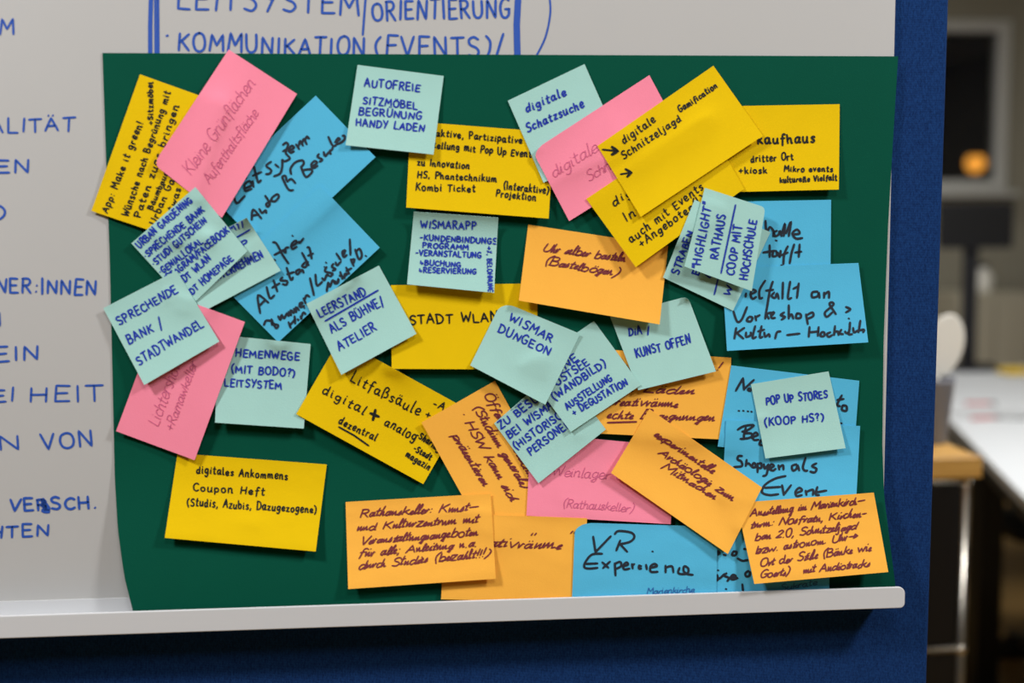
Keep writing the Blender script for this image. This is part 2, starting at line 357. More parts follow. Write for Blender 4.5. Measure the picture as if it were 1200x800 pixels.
def text_strokes(txt, x0, y0, x1, y1, h, slant=0.0, cursive=False, jit=0.35, seed=0, wob=1.0):
    """strokes in photo pixels, baseline from (x0,y0) to (x1,y1), cap height h"""
    rnd = random.Random(seed*977+len(txt)*31+int(x0*7))
    L = math.hypot(x1-x0, y1-y0); dx, dy = (x1-x0)/L, (y1-y0)/L; ux, uy = dy, -dx
    gap = (1.7 if txt.isupper() else 1.9) if not cursive else 0.0
    GG = dict(GS, **GCS) if cursive == 'pointed' else GS
    tw = sum(GG[c][0]+gap for c in txt)-gap
    sx = L/tw; sy = h/10.0
    cx = 0; out = []; prev = None
    for c in txt:
        w, strokes = GG[c]
        by = rnd.uniform(-jit, jit)*1.2; sc = 1+rnd.uniform(-jit, jit)*0.28; sl = slant+rnd.uniform(-jit, jit)*0.18
        gl = []
        for st in strokes:
            gl.append([(cx + (px + sl*py), py*sc+by) for px, py in st])
        if cursive and prev and gl and c.islower() and c not in NOJOIN:
            a, b = prev, gl[0][0]
            if b[1]-a[1] < 7:
                gl[0] = [a, ((a[0]*2+b[0])/3, a[1]*0.75+b[1]*0.25)] + gl[0]
        prev = gl[-1][-1] if (gl and c.islower() and gl[-1][-1][1] < 3.5) else None
        for st in gl:
            out.append([(x0+dx*p[0]*sx+ux*p[1]*sy, y0+dy*p[0]*sx+uy*p[1]*sy) for p in st])
        cx += w+gap
    return out
def resample(pts, step=1.6):
    out = [pts[0]]
    for a, b in zip(pts, pts[1:]):
        L = math.hypot(b[0]-a[0], b[1]-a[1]); n = max(1, int(math.ceil(L/step)))
        for k in range(1, n+1):
            out.append((a[0]+(b[0]-a[0])*k/n, a[1]+(b[1]-a[1])*k/n))
    return [p for i, p in enumerate(out) if i == 0 or math.hypot(p[0]-out[i-1][0], p[1]-out[i-1][1]) > 1e-4]
def ribbon(verts, faces, pts, width, place):
    """flat pen line; place(x, y) gives the 3-D point on the paper or None off its edge"""
    pts = resample(pts)
    if len(pts) < 2:
        return
    n = len(pts); hw = width/2
    a, b = pts[0], pts[1]; L = math.hypot(a[0]-b[0], a[1]-b[1])
    c = hw*0.6
    pts[0] = (a[0]+(a[0]-b[0])/L*c, a[1]+(a[1]-b[1])/L*c)
    a, b = pts[-1], pts[-2]; L = math.hypot(a[0]-b[0], a[1]-b[1])
    pts[-1] = (a[0]+(a[0]-b[0])/L*c, a[1]+(a[1]-b[1])/L*c)
    prev = None
    for i in range(n):
        p = pts[i]; q0 = pts[max(0, i-1)]; q1 = pts[min(n-1, i+1)]
        tx, ty = q1[0]-q0[0], q1[1]-q0[1]; L = math.hypot(tx, ty)
        if L < 1e-6:
            tx, ty, L = p[0]-q0[0], p[1]-q0[1], max(1e-6, math.hypot(p[0]-q0[0], p[1]-q0[1]))
        w = hw*(0.62 if i in (0, n-1) else 1.0)
        nx, ny = -ty/L*w, tx/L*w
        A = place(p[0]+nx, p[1]+ny); B = place(p[0]-nx, p[1]-ny)
        if A is None or B is None:
            prev = None; continue
        verts.append(A); verts.append(B); k = len(verts)
        if prev is not None:
            faces.append((prev-2, prev-1, k-1, k-2))
        prev = k
def ink_mesh(name, groups, place, parent, origin):
    """groups: list of (strokes, width); one mesh of pen lines"""
    V, F = [], []
    for strokes, width in groups:
        for st in strokes:
            ribbon(V, F, st, width, place)
    me = bpy.data.meshes.new(name)
    me.from_pydata([tuple(v-origin) for v in V], [], F)
    me.update()
    return me

# ------------------------------------------------------------------ the whiteboard
WB_D = 0.005
wb_o = bp(400, 400, WB_D)
wboard = thing('whiteboard', 'white magnetic whiteboard with blue marker writing mounted on blue partition', 'whiteboard', (-0.2, -WB_D, 1.02))
WA, WBp = bp(1050, 0, WB_D), bp(1036.5, 570, WB_D)
def wedge_x(z):
    t = (z-WA.z)/(WBp.z-WA.z); return WA.x+(WBp.x-WA.x)*t
LIP_F, LIP_T = 0.0305, 0.002
T0, T1 = bp(-330, 732.3, LIP_F), bp(1061, 687.4, LIP_F)
te = (T1-T0); tl = te.length; te.normalize()
tz0 = T0.z-0.012
def tray_z(x): return T0.z+(T1.z-T0.z)*(x-T0.x)/(T1.x-T0.x)
WL = T0.x+0.004
bm = bmesh.new()
xr0 = wedge_x(1.0)
add_prism(bm, [rel(p, wboard) for p in ((WL, -WB_D, tray_z(WL)-0.012), (xr0, -WB_D, tray_z(xr0)-0.012), (wedge_x(1.78), -WB_D, 1.78), (WL, -WB_D, 1.78))], (0, WB_D-0.0004, 0))
bmesh.ops.bevel(bm, geom=bm.edges[:], offset=0.0012, segments=2, affect='EDGES', profile=0.5)
obj('board_panel', bm, M_WHITE, wboard)
# pen tray: rounded front lip, floor and a back flange, all one folded sheet
bm = bmesh.new()
hh = 0.0185; rr = 0.006
prof = []
def tp(s, z, d): return rel(T0+te*s+Vector((0, 0, z)), wboard)+Vector((0, LIP_F-d, 0))
lipw = tl
corners = [(0, -hh), (lipw, -hh), (lipw, 0), (0, 0)]
poly = [(0.0, -hh)]
for k in range(7):
    a = -math.pi/2+k*math.pi/12; poly.append((lipw-rr*0.7+rr*0.7*math.cos(a), -hh+rr*0.7+rr*0.7*math.sin(a)))
for k in range(7):
    a = k*math.pi/12; poly.append((lipw-rr+rr*math.cos(a), -rr+rr*math.sin(a)))
poly.append((0.0, 0.0))
add_prism(bm, [tp(s, z, LIP_F) for s, z in poly], (0, LIP_T, 0))
bmesh.ops.bevel(bm, geom=[e for e in bm.edges if all(abs(v.co.y-tp(0, 0, LIP_F).y) < 1e-5 for v in e.verts)], offset=0.0007, segments=2, affect='EDGES', profile=0.5)
add_prism(bm, [tp(0, -hh+0.001, LIP_F-LIP_T), tp(lipw-0.004, -hh+0.001, LIP_F-LIP_T), tp(lipw-0.004, -0.014, WB_D+0.0004), tp(0, -0.014, WB_D+0.0004)], (0, 0, 0.0016))
add_prism(bm, [tp(0, -0.014, WB_D+0.0003), tp(lipw-0.03, -0.014, WB_D+0.0003), tp(lipw-0.03, 0.004, WB_D+0.0003), tp(0, 0.004, WB_D+0.0003)], (0, -0.001, 0))
obj('pen_tray', bm, M_TRAY, wboard)
BT = [  # blue marker writing on the bare whiteboard
 ("LEITSYSTEM", 207, 10, 422, 18, 27, 3.0), ("/", 424, 35, 434, 34, 42, 2.6), ("ORIENTIERUNG", 436, 24, 598, 20, 21, 3.0),
 ("·", 193, 47, 199, 47, 14, 4.0), ("KOMMUNIKATION", 208, 59, 428, 66, 20, 3.0), ("(EVENTS)/", 439, 66, 590, 67, 24, 3.0),
 ("IMM", -30, 41, 17, 40, 18, 2.6), ("ALITÄT", -12, 156, 88, 153, 16, 2.6), ("TEN", -26, 202, 35, 202, 14, 2.8), ("ND", -26, 258, 6, 258, 17, 2.8),
 ("NER:INNEN", -5, 342, 113, 346, 17, 2.8), ("EN", -30, 383, 2, 382, 17, 2.8), ("EIN", -5, 424, 46, 421, 16, 2.8),
 ("EI", -7, 471, 17, 470, 15, 2.6), ("HEIT", 34, 470, 122, 470, 17, 2.6), ("EN", -30, 527, 25, 526, 17, 2.6), ("VON", 49, 526, 110, 523, 17, 2.8),
 ("VERSCH.", 11, 599, 114, 595, 14, 3.0), ("HTEN", -12, 630, 58, 628, 14, 2.8),
]
grp = []
for i, (t, x0, y0, x1, y1, h, w) in enumerate(BT):
    grp.append((text_strokes(t, x0, y0, x1, y1, h, jit=0.4, seed=i+5), w))
grp.append(([[(177, -8), (176, 30), (176, 68)]], 5.0))
grp.append(([[(181.5, -8), (182, 68)], [(185.5, -8), (186, 68)], [(184, -8), (184, 68)]], 2.0))
grp.append(([[(607.5, -8), (605.5, 30), (606.5, 70)]], 7.5))
grp.append(([catmull([(643, -10), (645, 14), (639, 44), (626, 70)], 8)], 2.2))
grp.append(([[(50, 585), (53, 597)], [(51, 588), (57, 596)], [(50, 598), (57, 599)]], 5.5))
for k_, g_ in enumerate(grp):
    nm = 'handwriting' if k_ < len(BT) else ('marker_line' if k_ < len(grp)-1 else 'handwriting')
    me = ink_mesh(nm, [g_], lambda x, y: bp(x, y, WB_D+0.0003), wboard, wboard.location)
    link(nm, me, INK['board'], wboard)

# ------------------------------------------------------------------ height of everything stuck on the board so far (metres off the fabric, in photo pixels)
PAD = 60
H = np.full((800+2*PAD, 1200+2*PAD), WB_D)
def splat(px, py, d):
    xi = np.clip((px+PAD).astype(int), 0, H.shape[1]-2); yi = np.clip((py+PAD).astype(int), 0, H.shape[0]-2)
    for ax in (0, 1):
        for ay in (0, 1):
            np.maximum.at(H, (yi+ay, xi+ax), d)
def obstacle(px, py):
    best = np.full(px.shape, 0.0)
    for ox in (-4, -2, 0, 2, 4):
        for oy in (-4, -2, 0, 2, 4):
            xi = np.clip((px+ox+PAD).astype(int), 0, H.shape[1]-1); yi = np.clip((py+oy+PAD).astype(int), 0, H.shape[0]-1)
            best = np.maximum(best, H[yi, xi])
    return best
def bil(A, u, v):
    n = A.shape[0]-1
    x = np.clip(u*n, 0, n-1e-6); y = np.clip(v*n, 0, n-1e-6)
    i = x.astype(int); j = y.astype(int); fx = x-i; fy = y-j
    return (A[j, i]*(1-fx)*(1-fy)+A[j, i+1]*fx*(1-fy)+A[j+1, i]*(1-fx)*fy+A[j+1, i+1]*fx*fy)

# ------------------------------------------------------------------ the green sheet behind the notes
GL = [(62, 120), (180, 124), (300, 128.5), (450, 132), (560, 134.5), (620, 138), (675, 145.5), (721, 157)]
GR = [(66, 1052.5), (165, 1046.5), (260, 1041), (400, 1035.5), (520, 1034), (580, 1036), (640, 1043.5), (691, 1050)]
def edge(tab, t):
    y = tab[0][0]+(tab[-1][0]-tab[0][0])*t
    ys = [p[0] for p in tab]; xs = [p[1] for p in tab]
    return float(np.interp(y, ys, xs)), y
NR, NC = 48, 40
V, F = [], []
for j in range(NR+1):
    t = j/NR; s = max(0.0, (t-0.70)/0.30)
    d = 0.0060 + 0.0178*(s*s*(3-2*s))*0.75 + 0.0178*0.25*s*s
    (xl, yl), (xr, yr) = edge(GL, t), edge(GR, t)
    for i in range(NC+1):
        u = i/NC
        x = xl+(xr-xl)*u; y = yl+(yr-yl)*u
        dd = d + 0.0018*math.sin(u*5.2+0.4)*s + 0.0009*math.sin(u*3.1)*math.sin(t*4)
        V.append(bp(x, y, dd))
        for k in range(1):
            pass
    xs_ = np.linspace(xl, xr, 1500); ys_ = np.linspace(yl, yr, 1500)
    for q in np.linspace(0, 1, 22):
        splat(xs_, ys_+q*(GL[-1][0]-GL[0][0])/NR, np.full(1500, d+0.0012*s+0.0009))
for j in range(NR):
    for i in range(NC):
        a = j*(NC+1)+i; F.append((a, a+NC+1, a+NC+2, a+1))
g_o = bp(586, 390, 0.006)
me = bpy.data.meshes.new('poster_sheet'); me.from_pydata([tuple(v-g_o) for v in V], [], F); me.update()
green = link('poster_sheet', me, M_GREEN, None, True); green.location = g_o
sm = green.modifiers.new('thickness', 'SOLIDIFY'); sm.thickness = 0.0003; sm.offset = -1
es = green.modifiers.new('crisp_edge', 'EDGE_SPLIT'); es.split_angle = math.radians(35)
tag(green, 'large dark green card sheet covering the whiteboard behind the sticky notes', 'poster board')

HG = H.copy()          # the card alone
# ------------------------------------------------------------------ sticky notes
N = 26
GROUPS = {'yellow': 'oblong yellow sticky notes', 'orange': 'oblong orange sticky notes', 'pink': 'oblong pink sticky notes',
          'mint': 'square mint green sticky notes', 'blue': 'oblong sky blue sticky notes'}
def sticky(color, corners, label, lines, ink, width, lift=(0, 0, 6, 6), curls=(), rounds=(), slant=0.0, cursive=False, jit=0.35, extra=(), power=1.8, seed=1, trace=()):
    """corners TL, TR, BR, BL of the paper as it is read, in photo pixels; glued along TL-TR; lift in mm at the corners"""
    global H
    C4 = [np.array(c, float) for c in corners]
    g_ = np.linspace(0, 1, N+1); U, Vv = np.meshgrid(g_, g_)
    U2, V2 = U.copy(), Vv.copy()
    for (cu, cv, r) in rounds:          # corners that are rolled away look rounded
        a = (U if cu == 0 else 1-U)/r; b = (Vv if cv == 0 else 1-Vv)/r
        k = (a < 1) & (b < 1)
        pa, pb = 1-a, 1-b; mx = np.maximum(pa, pb); nn = np.sqrt(pa**2+pb**2)+1e-9
        a2 = 1-pa*mx/nn; b2 = 1-pb*mx/nn
        U2 = np.where(k, (a2*r if cu == 0 else 1-a2*r), U2); V2 = np.where(k, (b2*r if cv == 0 else 1-b2*r), V2)
    def P(u, v):
        w0, w1, w2, w3 = (1-u)*(1-v), u*(1-v), u*v, (1-u)*v
        return (w0*C4[0][0]+w1*C4[1][0]+w2*C4[2][0]+w3*C4[3][0], w0*C4[0][1]+w1*C4[1][1]+w2*C4[2][1]+w3*C4[3][1])
    l = [q*0.001 for q in lift]
    d0 = l[0]*(1-U)**power*(1-Vv)**power + l[1]*U**power*(1-Vv)**power + (l[3]*(1-U)+l[2]*U)*Vv**power
    for (cu, cv, amt, rad) in curls:
        dist = np.sqrt((U-cu)**2+((Vv-cv))**2)
        d0 = d0 + amt*0.001*np.clip(1-dist/rad, 0, 1)**2
    px, py = P(U2, V2)
    ob = obstacle(px, py)+0.0006
    gx = np.clip((px+PAD).astype(int), 0, H.shape[1]-1); gy = np.clip((py+PAD).astype(int), 0, H.shape[0]-1)
    gs = HG[gy, gx]
    for it in range(6):
        p_ = np.pad(gs, 1, mode='edge'); gs = (p_[:-2, 1:-1]+p_[2:, 1:-1]+p_[1:-1, :-2]+p_[1:-1, 2:]+gs)/5
    d0 = d0 + gs + max(0.0, float(np.percentile((ob-gs)[:3], 20)))
    req = ob-d0
    e = np.maximum(req, 0)
    for it in range(140):
        p_ = np.pad(e, 1, mode='edge')
        av = (p_[:-2, 1:-1]+p_[2:, 1:-1]+p_[1:-1, :-2]+p_[1:-1, 2:])/4
        e = np.maximum(np.maximum(req, 0), 0.988*av)
    D = d0+e
    org = bp(*(sum(C4)/4), float(D.mean()))
    verts = [tuple(bp(px[j, i], py[j, i], D[j, i])-org) for j in range(N+1) for i in range(N+1)]
    faces = [(j*(N+1)+i, (j+1)*(N+1)+i, (j+1)*(N+1)+i+1, j*(N+1)+i+1) for j in range(N) for i in range(N)]
    root = thing('sticky_note', label, 'sticky note', org, 0, GROUPS[color])
    me = bpy.data.meshes.new('paper_sheet'); me.from_pydata(verts, [], faces); me.update()
    sh = link('paper_sheet', me, PAPER[color], root, True)
    md = sh.modifiers.new('thickness', 'SOLIDIFY'); md.thickness = 0.0002; md.offset = -1
    es = sh.modifiers.new('crisp_edge', 'EDGE_SPLIT'); es.split_angle = math.radians(35)
    # ink
    A, B, Cc, Dd = C4
    def inv(x, y):
        u, v = 0.5, 0.5
        for it in range(6):
            qx, qy = P(u, v)
            du = (1-v)*(B-A)+v*(Cc-Dd); dv = (1-u)*(Dd-A)+u*(Cc-B)
            det = du[0]*dv[1]-du[1]*dv[0]
            rx, ry = x-qx, y-qy
            u += (rx*dv[1]-ry*dv[0])/det; v += (du[0]*ry-du[1]*rx)/det
        return u, v
    def place(x, y):
        u, v = inv(x, y)
        if not (0.003 < u < 0.997 and 0.003 < v < 0.997): return None
        d = float(bil(D, np.array(u), np.array(v)))
        return bp(x, y, d+0.00032)
    groups = {}
    for i, ln in enumerate(lines):
        t, x0, y0, x1, y1, h = ln[:6]
        o = ln[6] if len(ln) > 6 else {}
        k = o.get('ink', ink)
        groups.setdefault(k, []).append((text_strokes(t, x0, y0, x1, y1, h, o.get('slant', slant), o.get('cursive', cursive), jit, seed+i), o.get('w', width)))
    for st, w in extra:
        groups.setdefault(ink, []).append(([st], w))
    if trace:
        groups.setdefault(ink, []).append((traced(*trace), width))
    for k, gr in groups.items():
        me = ink_mesh('handwriting', gr, place, root, org)
        ho = link('handwriting', me, INK[k], root)
        if k != ink: ho['label'] = 'faint thin pen writing'
    # remember how high this note stands
    q = np.linspace(0, 1, 260); qu, qv = np.meshgrid(q, q)
    sx_, sy_ = P(qu, qv); splat(sx_.ravel(), sy_.ravel(), bil(D, qu, qv).ravel())
    return root
BL = dict(ink='blue', width=1.95, jit=0.5)
BK = dict(ink='black', width=1.75, jit=0.5)
BR = dict(ink='brown', width=1.75, slant=0.3, cursive='pointed', jit=0.5)
TH = dict(ink='grey', width=2.8, slant=0.15, cursive=True, jit=0.4)
PK = dict(ink='pinkpen', width=0.95, slant=0.2, cursive=True, jit=0.3)

# --- upper left
sticky('blue', [(246, 228), (370, 112), (440, 184), (316, 300)], 'sky blue note with Leitsystem Auto & Besucher in thick black', [], lift=(0, 0, 5, 2),
  trace=(6.156, 260, 130, "85,600 108,665 165,612|160,560 215,535 200,505 165,530 170,575 215,560|222,505 228,548|172,488 176,484|232,400 250,470 262,515 282,498|225,465 285,440|355,365 320,395 355,425 345,450 318,455|385,385 410,405|435,350 435,400 420,450 375,470|440,245 462,228 478,245 460,300 490,340 455,362 438,352|440,290 480,270|480,290 520,265 505,250 485,275 495,300 520,290|535,240 558,275|555,250 565,215 585,250|582,225 592,200 612,240|605,200 615,183 630,200|215,785 225,710 285,775|215,755 265,745|270,705 290,735 315,715 320,735|312,610 345,665 330,690 320,670 350,650|365,620 355,645 385,650 410,620 400,600 365,620|515,570 480,565 440,490 440,470 460,470 465,500|470,510 500,490 530,520|500,455 495,415 530,370 580,355 590,380 570,405|570,400 605,475 650,440 640,420 590,425|645,405 685,375 670,360 645,385 660,410 690,395|700,310 690,330 725,350 705,365|735,295 745,325 775,295 785,310|778,285 792,280 800,262|768,185 800,250 830,240|815,225 850,205 840,195 825,215 840,235 880,210 885,180 870,178"), **TH)
sticky('blue', [(256, 330), (375, 217), (445, 290), (326, 401)], 'sky blue note with Altstadt and Brunnen in thick black, left half of board', [("Auto", 272, 325, 315, 300, 19)], lift=(0, 0, 4, 4),
  trace=(5.714, 290, 260, "180,250 186,256|170,135 195,145 235,220 275,278|180,220 245,185|240,190 255,205 255,175 275,170|290,165 330,140 320,125 295,150 300,180 330,165|345,130 350,140 375,110|300,90 304,94|85,610 70,490 140,540|75,565 115,525|128,435 150,510 180,490|175,390 200,465|165,440 215,410|235,370 220,390 265,395 260,420 235,415|262,305 290,385 305,370|265,350 310,335|350,315 325,330 335,350 365,320 375,340|385,270 365,295 390,300 405,265|365,205 410,290|400,170 415,175 430,245|405,225 440,210|110,690 125,660 160,665 165,690|160,650 190,710 205,690 160,680|205,630 220,655 225,625|230,620 245,645 265,610 275,630|275,600 290,625 290,590 310,610|310,580 325,605 325,570 345,590|345,565 370,540 350,545 355,570 380,560|375,510 390,545|383,520 395,490 415,500|418,375 445,490|455,350 465,425 500,400|500,375 515,390 530,355 545,360|525,270 529,274|515,300 519,304|530,300 520,330 570,345 555,365|575,280 565,300 590,315 570,325|590,270 600,290 625,265|595,210 625,255|640,225 655,190 635,200 645,235 665,220|685,115 690,220|275,670 290,710|315,630 320,680|285,690 320,650|335,650 350,665|355,630 365,660|362,635 375,605 395,625|378,572 382,576|398,555 402,559|425,540 430,544|531,464 541,404 551,434 571,389 586,414|586,394 596,414 611,379 606,409|621,334 641,394|616,359 646,369|646,369 666,349 651,349 651,374 671,364|661,304 686,359|661,329 696,309|691,249 711,294|696,254 716,249 711,274|721,184 746,249 766,224 751,179 726,199|790,225 796,229"), **TH)
sticky('yellow', [(107, 247), (164, 87), (262, 122), (206, 280)], 'yellow note hanging over left edge of green sheet, text App: Make it green', [
  ("App: Make it green!", 126, 250, 168, 144, 8), ("Wünsche nach Begrünung mit", 150, 254, 200, 108, 8), ("+Sitzmöbel", 179, 146, 179, 96, 6),
  ("Paten zugs bringen", 164, 255, 210, 124, 8), ("Bäumbauakti", 178, 246, 203, 190, 6), ("»Urban Gardens".replace('»', '·'), 180, 268, 218, 180, 8), ("etwas anbau", 200, 254, 228, 180, 7)],
  lift=(2, 0, 5, 5), **BK)
sticky('pink', [(180, 192), (268, 58), (348, 110), (260, 255)], 'pink note at upper left of board, corner poking over top edge of green sheet', [
  ("Kleine Grünflächen", 224, 206, 300, 98, 15), ("Aufenthaltsfläche", 246, 216, 304, 133, 12)], lift=(6, 0, 4, 4), rounds=((0, 0, 0.07),), **PK)
sticky('mint', [(198, 302), (289, 255), (329, 317), (236, 366)], 'mint note with curled top edge, UNTERNEHMEN, tucked under the list note', [
  ("STARK(MY/", 238, 290, 287, 264, 9), ("APP", 266, 300, 292, 287, 9), ("UNTERNEHMEN", 250, 331, 309, 301, 9)], lift=(0, 2, 4, 4), curls=((1, 0, 9, 0.4), (0.5, 0, 5, 0.35)),
  extra=(([(277, 278), (293, 269)], 2),), **BL)
sticky('mint', [(154, 285), (229, 219), (290, 294), (222, 360)], 'mint note with bulleted list headed URBAN GARDENING', [
  ("·URBAN GARDENING", 161, 293, 226, 236, 8), ("·SPRECHENDE BANK", 171, 303, 240, 247, 8), ("·STUDI GUTSCHEIN", 181, 312, 243, 260, 8), ("·GENIALLOKAL", 189, 322, 238, 284, 8),
  ("INSTAGRAM/FACEBOOK", 192, 334, 269, 271, 8), ("STADT WLAN", 203, 342, 248, 304, 8), ("STADT HOMEPAGE", 212, 356, 274, 304, 8)], lift=(2, 0, 7, 3), **BL)
sticky('mint', [(256, 392), (364, 403), (356, 502), (252, 495)], 'mint note reading HEMENWEGE, partly under the lower left pink note', [
  ("THEMENWEGE", 268, 417, 351, 422, 9), ("(MIT BODO?)", 271, 436, 346, 441, 8.5), ("LEITSYSTEM", 263, 452, 330, 456, 8.5)], lift=(0, 0, 6, 6), **BL)
sticky('yellow', [(208, 531), (383, 544), (370, 646), (193, 630)], 'yellow note reading digitales Ankommens, alone at lower left', [
  ("digitales Ankommens", 230, 554, 337, 562, 9), ("Coupon Heft", 226, 575, 310, 580, 9), ("(Studis, Azubis, Dazugezogene)", 219, 592, 371, 601, 9)], lift=(0, 0, 8, 7), curls=((0.55, 0.75, 1.2, 0.3),), **BK)
sticky('pink', [(136, 505), (196, 344), (287, 377), (228, 539)], 'pink note at lower left below the SPRECHENDE BANK note', [
  ("Lichtershow", 185, 500, 214, 425, 14), ("+Ramawkeller", 202, 506, 232, 425, 11)], lift=(3, 0, 5, 5), **PK)
sticky('mint', [(121, 361), (207, 317), (257, 400), (169, 451)], 'mint note reading SPRECHENDE BANK / STADTWANDEL, at left edge', [
  ("SPRECHENDE", 140, 381, 209, 342, 9.5), ("BANK /", 151, 403, 192, 383, 11), ("STADTWANDEL", 163, 428, 239, 382, 10.5)], lift=(3, 0, 8, 8), **BL)
# --- upper middle
sticky('yellow', [(481, 142), (649, 155), (643, 256), (476, 243)], 'yellow note with Kombi Ticket, below the AUTOFREIE note', [
  ("Interaktive, Partizipative", 487, 157, 612, 168, 8), ("Ausstellung mit Pop Up Events", 487, 171, 627, 185, 8), ("zu Innovation", 489, 193, 550, 198, 8),
  ("HS, Phantechnikum", 489, 208, 582, 213, 8), ("Kombi Ticket", 487, 223, 557, 225, 8.5), ("(Interaktive)", 590, 221, 643, 227, 8.5), ("Projektion", 581, 230, 628, 235, 8)], lift=(0, 0, 6, 6), **BK)
sticky('mint', [(419, 76), (520, 89), (508, 181), (405, 170)], 'mint note reading AUTOFREIE SITZMÖBEL BEGRÜNUNG, at top middle', [
  ("AUTOFREIE", 427, 101, 492, 107, 9), ("SITZMÖBEL", 425, 121, 489, 128, 8.5), ("BEGRÜNUNG", 420, 134, 494, 140, 8.5), ("HANDY LADEN", 417, 147, 497, 154, 8.5)], lift=(0, 0, 6, 6), **BL)
sticky('yellow', [(458, 334), (630, 332), (629, 433), (459, 432)], 'yellow note reading STADT WLAN', [
  ("STADT WLAN", 480, 380, 584, 376, 11, {'w': 2.0})], lift=(0, 0, 5, 5), **BK)
sticky('mint', [(485, 248), (584, 255), (579, 343), (477, 333)], 'mint note reading WISMARAPP with dash list, upper middle of board', [
  ("WISMARAPP", 493, 267, 558, 269, 9), ("-KUNDENBINDUNGS", 492, 281, 582, 286, 6.5), ("PROGRAMM", 495, 290, 549, 293, 6), ("-VERANSTALTUNG", 487, 299, 564, 302, 6.5),
  ("↳BUCHUNG", 492, 310, 540, 313, 6), ("↳RESERVIERUNG", 491, 319, 558, 321, 6), ("→%, BELOHNUNG", 570.5, 288, 572, 342, 5.5, {'w': 1.5})], ink='blue', width=1.8, lift=(0, 0, 8, 7))
sticky('yellow', [(398, 397), (547, 479), (496, 567), (347, 485)], 'yellow note reading Litfaßsäule digital + analog dezentral', [
  ("Litfaßsäule", 410, 446, 491, 487, 13), ("+ App", 498, 488, 532, 502, 9), ("-App", 507, 475, 533, 488, 8), ("digital", 377, 460, 426, 486, 11), ("analog", 450, 497, 486, 517, 11), ("dezentral", 396, 496, 440, 516, 8.5),
  ("-Sharing", 487, 511, 514, 529, 8), ("-Stadt", 484, 527, 504, 539, 7), ("magazin", 475, 534, 502, 551, 8)], lift=(0, 0, 6, 6), extra=(([(397, 500), (415, 510), (432, 522)], 2.2), ([(434, 484), (444, 488)], 3.4), ([(440, 480), (437, 492)], 3.4)), **BK)
sticky('mint', [(359, 356), (444, 311), (488, 391), (400, 439)], 'mint note reading LEERSTAND ALS BÜHNE / ATELIER', [
  ("LEERSTAND", 375, 372, 430, 345, 10), ("ALS BÜHNE/", 389, 390, 451, 356, 10), ("ATELIER", 398, 411, 442, 386, 10)], extra=(([(381, 376), (412, 358), (443, 340)], 2.2),), lift=(0, 0, 7, 8), **BL)
# --- upper right
sticky('mint', [(595, 118), (685, 75), (727, 170), (637, 214)], 'mint note reading digitale Schatzsuche, top middle right', [
  ("digitale", 617, 132, 664, 111, 10), ("Schatzsuche", 618, 155, 685, 125, 10)], ink='blue', width=2.1, slant=0.15, lift=(0, 0, 4, 4))
sticky('pink', [(624, 177), (761, 88), (806, 172), (667, 259)], 'pink note between the mint digitale Schatzsuche note and a yellow note', [
  ("digitale", 649, 209, 702, 176, 14), ("Schnitzeljagd", 690, 213, 765, 170, 12)], lift=(5, 0, 4, 4), rounds=((0, 0, 0.1),), **PK)
sticky('yellow', [(815, 125), (984, 122), (983, 222), (813, 226)], 'yellow note reading kaufhaus, dritter Ort, at upper right', [
  ("·", 877, 168, 882, 168, 8), ("kaufhaus", 888, 169, 955, 167, 11, {'w': 2.4}), ("dritter Ort", 880, 190, 930, 187, 8), ("+kiosk", 866, 203, 899, 203, 7), ("Mikro events", 919, 201, 976, 201, 6.5), ("kulturelle Vielfalt", 914, 214, 981, 211, 6.5)], lift=(0, 0, 5, 4), **BK)
sticky('blue', [(815, 237), (974, 234), (973, 336), (818, 337)], 'sky blue note ending halle, behind the mint HIGHLIGHT note at right', [], lift=(0, 0, 2, 2),
  trace=(4.706, 850, 250, "222,40 228,105 245,75 265,95 265,125|285,95 270,105 275,125 295,115 300,95 310,125|312,110 330,55 322,125|335,110 362,45 350,125|370,115 410,110 395,88 370,110 390,138 425,135|278,148 284,150|245,175 245,240|210,215 275,205|265,205 262,235 285,230 280,205|290,215 300,240 305,205|345,180 325,225 320,280|310,230 345,215|380,170 365,220 355,275|410,170 405,240|385,215 420,210|308,285 312,287"), **TH)
sticky('orange', [(690, 408), (857, 419), (852, 515), (684, 507)], 'orange note with echte underlined, under the DiA / KUNST OFFEN note', [
  ("leerst. Läden nutzen!", 700, 437, 843, 434, 9), ("leere Läden", 703, 457, 813, 462, 9), ("Kreativräume", 708, 474, 794, 477, 10), ("echte Begegnungen", 710, 490, 837, 493, 10)], extra=(([(712, 495), (746, 494)], 2.2),), lift=(0, 0, 5, 4), **BR)
sticky('mint', [(715, 371), (806, 347), (839, 435), (748, 457)], 'mint note reading DiA / KUNST OFFEN', [
  ("DiA /", 737, 393, 762, 390, 9), ("KUNST OFFEN", 746, 419, 810, 402, 10)], lift=(0, 0, 6, 6), curls=((1, 0, 5, 0.14),), rounds=((1, 0, 0.08),), **BL)
sticky('orange', [(619, 263), (783, 288), (773, 380), (608, 352)], 'orange note reading Uhr selber basteln, centre of board', [
  ("Uhr selber basteln", 635, 294, 732, 307, 10), ("(Bastelbögen)", 637, 309, 723, 324, 10)], lift=(0, 0, 9, 8), **BR)
sticky('yellow', [(687, 233), (826, 140), (872, 221), (745, 313)], 'yellow note with auch mit Events + Angeboten, under another yellow note', [
  ("digitale", 719, 242, 780, 204, 10), ("Infotafel", 734, 260, 800, 215, 10), ("auch mit Events", 740, 285, 825, 221, 9), ("+Angeboten(!)", 752, 290, 826, 235, 9)], lift=(0, 0, 3, 6), slant=0.1, **BK)
